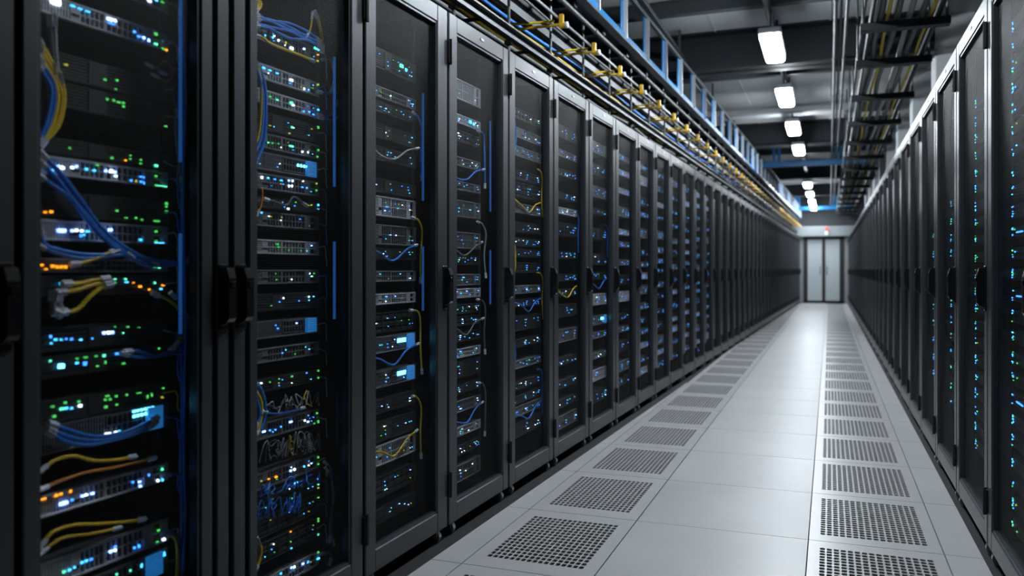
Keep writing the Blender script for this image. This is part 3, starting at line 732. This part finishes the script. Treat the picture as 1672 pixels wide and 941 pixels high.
c1([(62, 98), (78, 118), (88, 142), (87, 178), (72, 222), (58, 240)], 'B', .0055, 'outer blue cable of the loop at upper left')
c1([(58, 104), (72, 122), (83, 145), (80, 180), (68, 218), (56, 238)], 'B', .0055, 'inner blue cable of the loop at upper left')
c1([(88, 28), (89, 50), (90, 80), (93, 110), (99, 132)], 'W', .006, 'white cable hanging from the top silver switch')
c1([(80, 28), (83, 55), (86, 90), (88, 118)], 'G', .005, 'grey cable hanging from the top silver switch')
c1([(66, 250), (100, 285), (130, 325), (165, 372), (205, 405), (245, 424), (290, 430), (312, 424)], 'B', .0062, 'upper blue cable sweeping down from left to right')
c1([(62, 262), (92, 292), (122, 332), (155, 375), (198, 412), (240, 432), (282, 432), (308, 428)], 'B', .0062, 'lower blue cable sweeping down from left to right')
c1([(60, 285), (82, 300), (110, 320), (140, 350), (170, 385), (215, 420)], 'B', .0055, 'thin blue cable beside the two sweeping ones')
c1([(64, 372), (72, 398), (95, 408), (130, 415), (170, 416), (190, 410)], 'B', .0055, 'blue cable drooping under the third silver switch')
c1([(60, 400), (90, 412), (130, 422), (165, 420), (215, 416), (255, 432)], 'B', .005, 'blue cable lying along the orange-lit switch')
c1([(118, 432), (145, 426), (165, 418), (190, 410)], 'Y', .0055, 'short yellow cable above the orange-lit switch')
c1([(105, 464), (130, 463), (155, 458), (176, 455)], 'Y', .0058, 'top yellow cable of the fan at mid left')
c1([(96, 478), (125, 474), (150, 466), (180, 460)], 'Y', .0058, 'middle yellow cable of the fan at mid left')
c1([(98, 511), (125, 506), (145, 486), (165, 470), (182, 464)], 'Y', .0058, 'lowest yellow cable of the fan at mid left')
c1([(88, 478), (86, 495), (88, 508), (98, 512)], 'W', .008, 'thick white cable end at mid left')
c1([(98, 480), (96, 492), (100, 505), (94, 514)], 'W', .007, 'second thick white cable end at mid left')
c1([(250, 479), (275, 490), (292, 505), (300, 520), (298, 545), (284, 568)], 'Y', .005, 'outer yellow cable of the arc at right')
c1([(280, 480), (294, 494), (302, 512), (303, 532), (296, 555), (280, 570)], 'Y', .005, 'inner yellow cable of the arc at right')
c1([(304, 515), (308, 530), (303, 550), (290, 567), (270, 578), (250, 582), (225, 574), (205, 575)], 'B', .005, 'blue cable curling below the yellow arc at right')
c1([(200, 577), (225, 583), (255, 582), (285, 577), (322, 572)], 'B', .0045, 'thin blue cable crossing to the right rail')
c1([(82, 692), (110, 702), (145, 712), (175, 712), (215, 702), (256, 683)], 'B', .0055, 'top blue cable of the sagging bundle')
c1([(80, 700), (110, 713), (145, 720), (180, 716), (220, 705), (254, 690)], 'B', .0055, 'middle blue cable of the sagging bundle')
c1([(78, 705), (108, 722), (142, 727), (180, 720), (222, 708), (250, 694)], 'B', .0055, 'lowest blue cable of the sagging bundle')
c1([(66, 770), (90, 752), (120, 745), (150, 752), (185, 752), (220, 746)], 'Y', .0045, 'dull yellow cable lying on the fourth silver switch')
c1([(66, 800), (100, 785), (140, 772), (180, 765), (225, 755), (252, 748)], 'O', .004, 'orange cable lying on the fourth silver switch')
c1([(66, 895), (85, 870), (120, 858), (160, 856), (200, 853), (235, 848)], 'Y', .0045, 'dull yellow cable lying on the fifth silver switch')
c1([(66, 905), (100, 880), (150, 872), (195, 862)], 'Y', .004, 'second dull yellow cable on the fifth silver switch')
c1([(268, 872), (285, 878), (290, 900), (289, 935), (286, 960)], 'Y', .005, 'yellow cable dropping at lower right')
c1([(266, 873), (285, 872), (296, 890), (298, 925), (292, 960)], 'B', .005, 'blue cable dropping at lower right')
c1([(270, 776), (288, 775), (300, 782), (304, 800), (302, 850)], 'B', .004, 'blue cable from the fourth silver switch to the rail')
for q, (x, off) in enumerate(((297, .0), (301, .012), (316, .02), (322, .03))):
    pts = [(x + random.uniform(-2, 2), y) for y in range(-15, 990, 95)]
    cable(pc(V1 - off, pts), .0045, 'B', f'long vertical blue cable, {ordw(q+1)} from the left beside the devices, first whole left cabinet', G1)
c1([(268, 68), (285, 72), (292, 85), (298, 120), (286, 200), (296, 300)], 'W', .0035, 'thin white cable dropping from the top silver switch')
c1([(262, 118), (275, 122), (286, 112), (292, 128), (283, 150), (290, 190)], 'G', .0035, 'thin grey cable tangled near the upper right')
c1([(240, 105), (255, 112), (270, 100), (282, 118), (272, 132), (250, 122)], 'O', .003, 'thin orange cable tangled near the upper right')

V2 = A_L + VREC - .022
G2 = 'patch cables in the second whole left cabinet'
def c2(pts, col, r, label): cable(pc(V2, pts), r, col, label + ', second whole left cabinet', G2, plugs=True)
c2([(410, 92), (424, 110), (433, 145), (434, 190), (430, 235), (414, 272)], 'B', .0055, 'outer blue cable of the left loop')
c2([(408, 100), (421, 118), (428, 150), (429, 190), (424, 230), (410, 262)], 'B', .0055, 'inner blue cable of the left loop')
c2([(408, 88), (420, 104), (426, 135), (426, 185), (420, 228), (408, 250)], 'Y', .0045, 'yellow cable of the left loop')
c2([(410, -8), (424, 2), (424, 12), (414, 22)], 'Y', .006, 'outer yellow cable at the very top')
c2([(410, -14), (420, 0), (419, 10), (410, 18)], 'Y', .006, 'inner yellow cable at the very top')
c2([(418, 58), (430, 62), (440, 70), (462, 80), (490, 90), (512, 100)], 'Y', .0045, 'long yellow cable across the top grey switch')
c2([(514, 20), (520, 35), (524, 52), (526, 70), (526, 84)], 'Y', .006, 'yellow cable dropping onto the top grey switch')
c2([(510, 22), (508, 40), (505, 52), (500, 60)], 'Y', .0035, 'thin yellow cable beside the dropping one')
c2([(526, 97), (538, 98), (543, 108), (545, 130), (540, 150)], 'Y', .0035, 'yellow loop right of the top grey switch')
c2([(520, 150), (535, 152), (548, 150), (553, 160), (550, 172)], 'B', .0045, 'blue cable from the second switch to the rail')
c2([(520, 188), (535, 190), (552, 186), (556, 196)], 'B', .0045, 'blue cable from the third switch to the rail')
c2([(522, 192), (540, 196), (550, 192)], 'B', .0045, 'short blue cable under the third switch')
for q in range(5):
    rng = random.Random(40 + q)
    c2([(416 + rng.uniform(-3, 5), 22 + 5 * q), (440, 30 + 4 * q + rng.uniform(-4, 4)), (470, 42 + 4 * q + rng.uniform(-5, 5)), (500, 52 + 4 * q + rng.uniform(-4, 4)), (522, 66 + 3 * q)], 'B', .0042, f'blue cable of the heap above the top switch, {ordw(q+1)} from top')
c2([(418, 300), (428, 312), (426, 335), (420, 352)], 'O', .0035, 'orange cable at left beside the seventh device')
c2([(432, 325), (450, 330), (468, 335), (480, 322), (500, 336)], 'G', .004, 'grey cable tangled on the eighth device')
c2([(414, 622), (428, 640), (433, 665), (430, 690), (416, 712)], 'B', .0055, 'outer blue cable of the lower left loop')
c2([(414, 634), (424, 650), (427, 672), (422, 700), (414, 716)], 'Y', .0055, 'yellow cable of the lower left loop')
c2([(414, 640), (421, 660), (424, 680), (416, 700)], 'B', .0055, 'inner blue cable of the lower left loop')
c2([(430, 672), (450, 676), (475, 672), (496, 666)], 'B', .0035, 'thin blue cable on the sixteenth device')
def tangle(x0, x1, y0, y1, dy, n, colours, seed, what):
    """thin loose wires in a heap lying on a device"""
    for q in range(n):
        rng = random.Random(seed + q); x = x0 + (x1 - x0) * q / n; pts = []
        for k in range(9):
            f = (x - x0) / (x1 - x0)
            pts.append((x, y0 + (y1 - y0) * f - (0 if k in (0, 8) else rng.uniform(2, dy)), rng.uniform(-.03, .004)))
            x = min(max(x + rng.uniform(-7, 12), x0), x1)
        c2n(pts, colours[q % len(colours)], .0024, f'{CC[colours[q % len(colours)]]} wire, {ordw(q+1)} from left of the {what}')
def c2n(pts, col, r, label): cable(pc(V2 - .004, pts), r, col, label + ', second left cabinet', G2, n=5)
tangle(428, 520, 680, 662, 28, 7, 'WGWGY', 900, 'heap on device sixteen')
tangle(424, 522, 756, 736, 36, 11, 'WGGWGY', 940, 'heap on device seventeen')
tangle(424, 522, 812, 788, 20, 7, 'B', 980, 'heap under device seventeen')
tangle(418, 490, 850, 836, 34, 7, 'B', 990, 'heap over the drive bays')
c2([(530, 755), (538, 762), (542, 785), (544, 820), (541, 860), (545, 890)], 'W', .0035, 'thin white cable dropping at lower right')
c2([(532, 765), (541, 780), (545, 812), (540, 850), (538, 885)], 'B', .004, 'blue cable dropping at lower right')
c2([(420, 880), (426, 895), (424, 915), (416, 935)], 'Y', .005, 'yellow loop at the bottom left')
c2([(524, 905), (536, 902), (541, 910), (538, 922)], 'B', .0045, 'blue cable from the bottom switch to the rail')
for q, x in enumerate((552, 557, 566)):
    pts = [(x + random.uniform(-1, 1), y) for y in range(-20, 960, 98)]
    cable(pc(V2 - .01 * q, pts), .0042, 'B', f'long vertical blue cable, {ordw(q+1)} from the left beside the devices, second whole left cabinet', G2)
# thin wires curling off the right ends of the devices
for ci, devs, grp, word in ((1, CAB1_DEV, G1, 'first'), (2, CAB2_DEV, G2, 'second')):
    rng = random.Random(640 + ci); u0 = bounds[ci] + loff(ci); v = A_L + VREC - .012
    for q, (k, z0, z1) in enumerate(devs):
        z = (z0 + z1) / 2; x = SW - .03
        P = [(x, z), (x + .035, z + rng.uniform(-.012, .012)), (x + .055, z - rng.uniform(.005, .03)), (x + .045, z - rng.uniform(.03, .05)), (x + .06, z - rng.uniform(.055, .09))]
        col = rng.choice('WBYWBG')
        cable([Lw(u0 + a, v - .008 * (i % 2), b) for i, (a, b) in enumerate(P)], .0024, col, f'thin {CC[col]} wire at right of device {ordw(q+1)} from top, {word} whole left cabinet'.replace('of device ', 'of the '), grp, n=5)
for ci in range(3, 8):
    rng = random.Random(500 + ci)
    v = A_L + lrec(ci) - (.02 if ci < 5 else .008); u0 = bounds[ci]
    ncb = (13, 13, 9, 4, 4)[ci - 3]
    for q in range(ncb):
        z = 2.05 - q * (1.8 / ncb) - rng.uniform(0, .08)
        col = rng.choice('BBYWG') if ci < 5 else rng.choice('BBY')
        if q % 3 == 0:   # left loop
            P = [(.1, z + .05), (.13, z), (.16, z - .07), (.15, z - .16), (.11, z - .22)]; w_ = 'looping beside the left rail'
        elif q % 3 == 1:  # right drop
            P = [(.5, z), (.56, z - .01), (.59, z - .06), (.58, z - .17), (.59, z - .28)]; w_ = 'dropping beside the right rail'
        else:
            P = [(.13, z), (.25, z - .04 + rng.uniform(-.02, .02)), (.36, z - .06), (.47, z - .01), (.56, z + .01)]; w_ = 'draped across the devices'
        cable([Lw(u0 + x + (0 if ci < 5 else .06) + rng.uniform(-.006, .006), v - rng.uniform(0, .012 if ci < 5 else .003), zz) for x, zz in P], .0042, col,
              f'{CC[col]} cable {w_}, {ordw(q+1)} down, {ordw(ci)} whole left cabinet', 'patch cables in the farther left cabinets', plugs=(ci < 5))

# ================================================================== over the left row: ladder tray, brackets, walkway
def Lthing(name, label, cat): return tag(empty(name, (0, 0, 0), RZ_L), label, cat)
UE = END - .5
t = Lthing('cable_tray', 'long galvanised cable ladder just above the left cabinets with yellow bracket arms', 'cable tray')
for v, z in ((1.75, 2.5), (2.35, 2.5)):
    mb = MB(); mb.box(-1, UE, v - .005, v + .03, z - .012, z + .006); mb.box(-1, UE, v + .022, v + .03, z, z + .05); mb.box(-1, UE, v - .005, v + .03, z + .046, z + .054)
    link('side_rail', mb.mesh('side_rail', 'strut'), t)
for v, z in ((1.855, 2.735), (2.3, 2.735)):
    mb = MB(); mb.box(-1, UE, v, v + .012, z, z + .05, .002); mb.box(-1, UE, v - .008, v + .02, z - .006, z + .004); link('side_rail', mb.mesh('side_rail', 'strut'), t)
mb = MB().box(-1, UE, 1.668, 1.682, 2.742, 2.762, .003); link('edge_rail', mb.mesh('edge_rail', 'strut'), t)
ub0 = 2.909 * A_L
bk = MB(); bk.box(-.009, .009, 1.64, 2.1, 2.705, 2.72, .003); bk.box(-.012, .012, 1.64, 1.668, 2.69, 2.775, .003)
bk.cyl((0, 1.625, 2.705), (0, 1.66, 2.705), .018, 10)
BKM = bk.mesh('bracket_arm', 'yellow')
tip = MB(); tip.cyl((0, 1.612, 2.705), (0, 1.627, 2.705), .02, 10); TPM = tip.mesh('end_cap', 'plug', True)
rd = MB(); rd.cyl((0, 1.79, 2.4), (0, 1.79, 3.03), .009, 8); rd.box(-.02, .02, 1.77, 1.81, 2.47, 2.49)
RDM = rd.mesh('hanger_rod', 'strut', False)
rg = MB(); rg.box(-.014, .014, 1.75, 2.36, 2.488, 2.5); RGM = rg.mesh('rung', 'darksteel')
k = 0
u = ub0 - 5 * .7
while u < UE:
    a = link('bracket_arm', BKM, t, (u, 0, 0)); a['label'] = 'yellow bracket arm'
    link('end_cap', TPM, a)
    link('hanger_rod', RDM, t, (u - .52 + .0, 0, 0)); link('rung', RGM, t, (u - .25, 0, 0))
    u += .7; k += 1
# cables lying on the trays
for q, (v, z, col, r) in enumerate(((1.93, 2.775, 'G', .012), (1.99, 2.775, 'B', .012), (2.04, 2.776, 'Y', .01), (1.72, 2.748, 'G', .008), (1.9, 2.525, 'G', .014), (2.02, 2.525, 'G', .012), (2.12, 2.525, 'G', .015), (2.2, 2.776, 'Y', .013))):
    rng = random.Random(900 + q)
    pts = [(Lw(u, v + rng.uniform(-.02, .02), z + rng.uniform(-.004, .012))) for u in np.arange(-.5, UE, .8)]
    o = cable(pts, r, col, f'long {CC[col]} cable lying on the {"upper" if z > 2.6 else "lower"} left tray, {ordw(q+1)} of the run', 'cables on the left tray', name='tray_cable', n=6)
# yellow drops looping from the brackets
for q in range(8):
    u = ub0 + .7 * (q - 1)
    pts = [Lw(u - .25, 2.05, 2.78), Lw(u - .12, 1.95, 2.72), Lw(u - .02, 1.82, 2.735), Lw(u, 1.7, 2.74)]
    cable(pts, .008, 'Y', f'yellow cable crossing onto a tray bracket, {ordw(q+1)} from the camera', 'cables crossing the bracket arms', name='tray_cable', n=6)
# overhead walkway with blue edge rail
t = Lthing('overhead_walkway', 'dark overhead walkway with blue edge railing above the left cabinets', 'walkway')
ve = 1.652
mb = MB(); mb.box(-1, UE, ve + .03, 3.6, 3.03, 3.06)
for i in range(46):
    uu = -1 + .7 * i
    if uu < UE: mb.box(uu - .03, uu + .03, ve + .06, 3.5, 2.96, 3.03)
link('deck', mb.mesh('deck', 'darksteel'), t)
mb = MB(); mb.box(-1, UE, ve - .008, ve + .012, 3.012, 3.06, .003); link('edge_beam', mb.mesh('edge_beam', 'blue'), t)
mb = MB(); mb.box(-1, UE, ve - .016, ve + .05, 2.998, 3.012, .002); link('bottom_flange', mb.mesh('bottom_flange', 'strut'), t)
mb = MB(); mb.box(-1, UE, ve - .016, ve + .02, 3.385, 3.415, .004); link('top_rail', mb.mesh('top_rail', 'strut'), t)
for v, z in ((ve + .5, 3.32), (ve + .5, 3.2)):
    mb = MB(); mb.box(-1, UE, v - .01, v + .01, z, z + .02); link('far_rail', mb.mesh('far_rail', 'blue'), t)
pm = MB().box(-.03, .03, ve + .004, ve + .016, 3.06, 3.39, .003).mesh('post', 'blue')
post_glint = MB().box(.03, .036, ve - .03, ve + .03, 3.012, 3.385, .002).mesh('flange', 'pale')  # pale strip paints in the lamp glint along the glossy post edge
pm2 = MB().box(-.018, .018, ve + .485, ve + .515, 3.06, 3.34).mesh('far_post', 'blue')
u = 3.34 * A_L - 5 * .76
while u < UE:
    link('flange', post_glint, link('post', pm, t, (u, 0, 0))); link('far_post', pm2, t, (u + .3, 0, 0)); u += .76
# pipes and bundles slung under the walkway
for q, (v, z, r, m) in enumerate(((1.72, 2.93, .016, 'strut'), (1.95, 2.9, .035, 'darksteel'), (2.12, 2.92, .028, 'darksteel'), (2.35, 2.9, .04, 'darksteel'))):
    mb = MB().cyl(Lw(-1, v, z), Lw(UE, v, z), r, 10)
    for i in range(40):
        uu = .3 + .78 * i
        if uu < UE: mb.cyl(Lw(uu, v, z), Lw(uu + .03, v, z), r * 1.35, 10)
    o = link('pipe', mb.mesh('pipe', m, False)); tag(o, f'{"bright" if m == "strut" else "dark"} pipe slung under the left walkway, {ordw(q+1)} from the aisle', 'pipe', 'pipes under the walkway')

# ================================================================== over the right row: conduits, trapeze trays, columns
for q, (x, z, r) in enumerate(((.05, 3.4, .016), (.097, 3.42, .010), (.142, 3.4, .016), (.275, 3.38, .016))):
    mb = MB().cyl((x, -1, z), (x, END - .4, z), r, 10)
    for i in range(16): mb.cyl((x, 1.2 + 2 * i, z), (x, 1.27 + 2 * i, z), r * 1.4, 10)
    for i in range(11): mb.box(x - .006, x + .006, 1.9 + 2.8 * i, 1.912 + 2.8 * i, z, ZC)
    o = link('conduit', mb.mesh('conduit', 'strut')); tag(o, f'bright steel conduit running along the ceiling, {ordw(q+1)} from the lamp row', 'conduit', 'ceiling conduits')
t = tag(empty('cable_tray', (0, 0, 0)), 'dark trapeze cable tray full of cables above the right cabinets', 'cable tray')
for x in (.3, .76):
    mb = MB(); mb.box(x - .012, x + .012, 1, END - .4, 3.08, 3.16, .003); link('side_rail', mb.mesh('side_rail', 'darksteel'), t)
sb = MB().box(.22, .84, -.05, .05, 3.02, 3.08, .004).mesh('strut_bar', 'darksteel')
hr = MB(); hr.cyl((.24, 0, 3.03), (.24, 0, ZC), .01, 8); hr = hr.mesh('hanger_rod', 'strut')
hr2 = MB(); hr2.cyl((.82, 0, 3.03), (.82, 0, ZC), .01, 8); hr2 = hr2.mesh('hanger_rod', 'strut')
pan = MB()
for i, y in enumerate([2.4, 4.0, 5.5, 6.9, 8.1, 9.7] + list(np.arange(11.4, END - 1, 1.72))):
    link('strut_bar', sb, t, (0, y, 0)); link('hanger_rod', hr, t, (0, y, 0)); link('hanger_rod', hr2, t, (0, y, 0))
for q in range(6):
    rng = random.Random(1200 + q)
    x = (.362, .42, .47, .57, .64, .705)[q]; col = 'GYGWGY'[q]
    pts = [(x + rng.uniform(-.015, .015), y, 3.106 + rng.uniform(0, .02)) for y in np.arange(1.2, END - .6, .9)]
    cable(pts, .022 if col in 'GW' else .013, col, f'{CC[col]} cable run on the right trapeze tray, {ordw(q+1)} from the aisle', 'cables on the right tray', name='tray_cable', n=6)
for i in range(8):
    y = 9.6 + 2.55 * i
    mb = MB(); mb.box(1.03, 1.4, y, y + .38, 2.36, ZC, .01)
    o = link('column', mb.mesh('column', 'column')); tag(o, f'white painted column rising behind the right cabinets, {ordw(i+1)} from the camera', 'column', 'columns behind the right row')
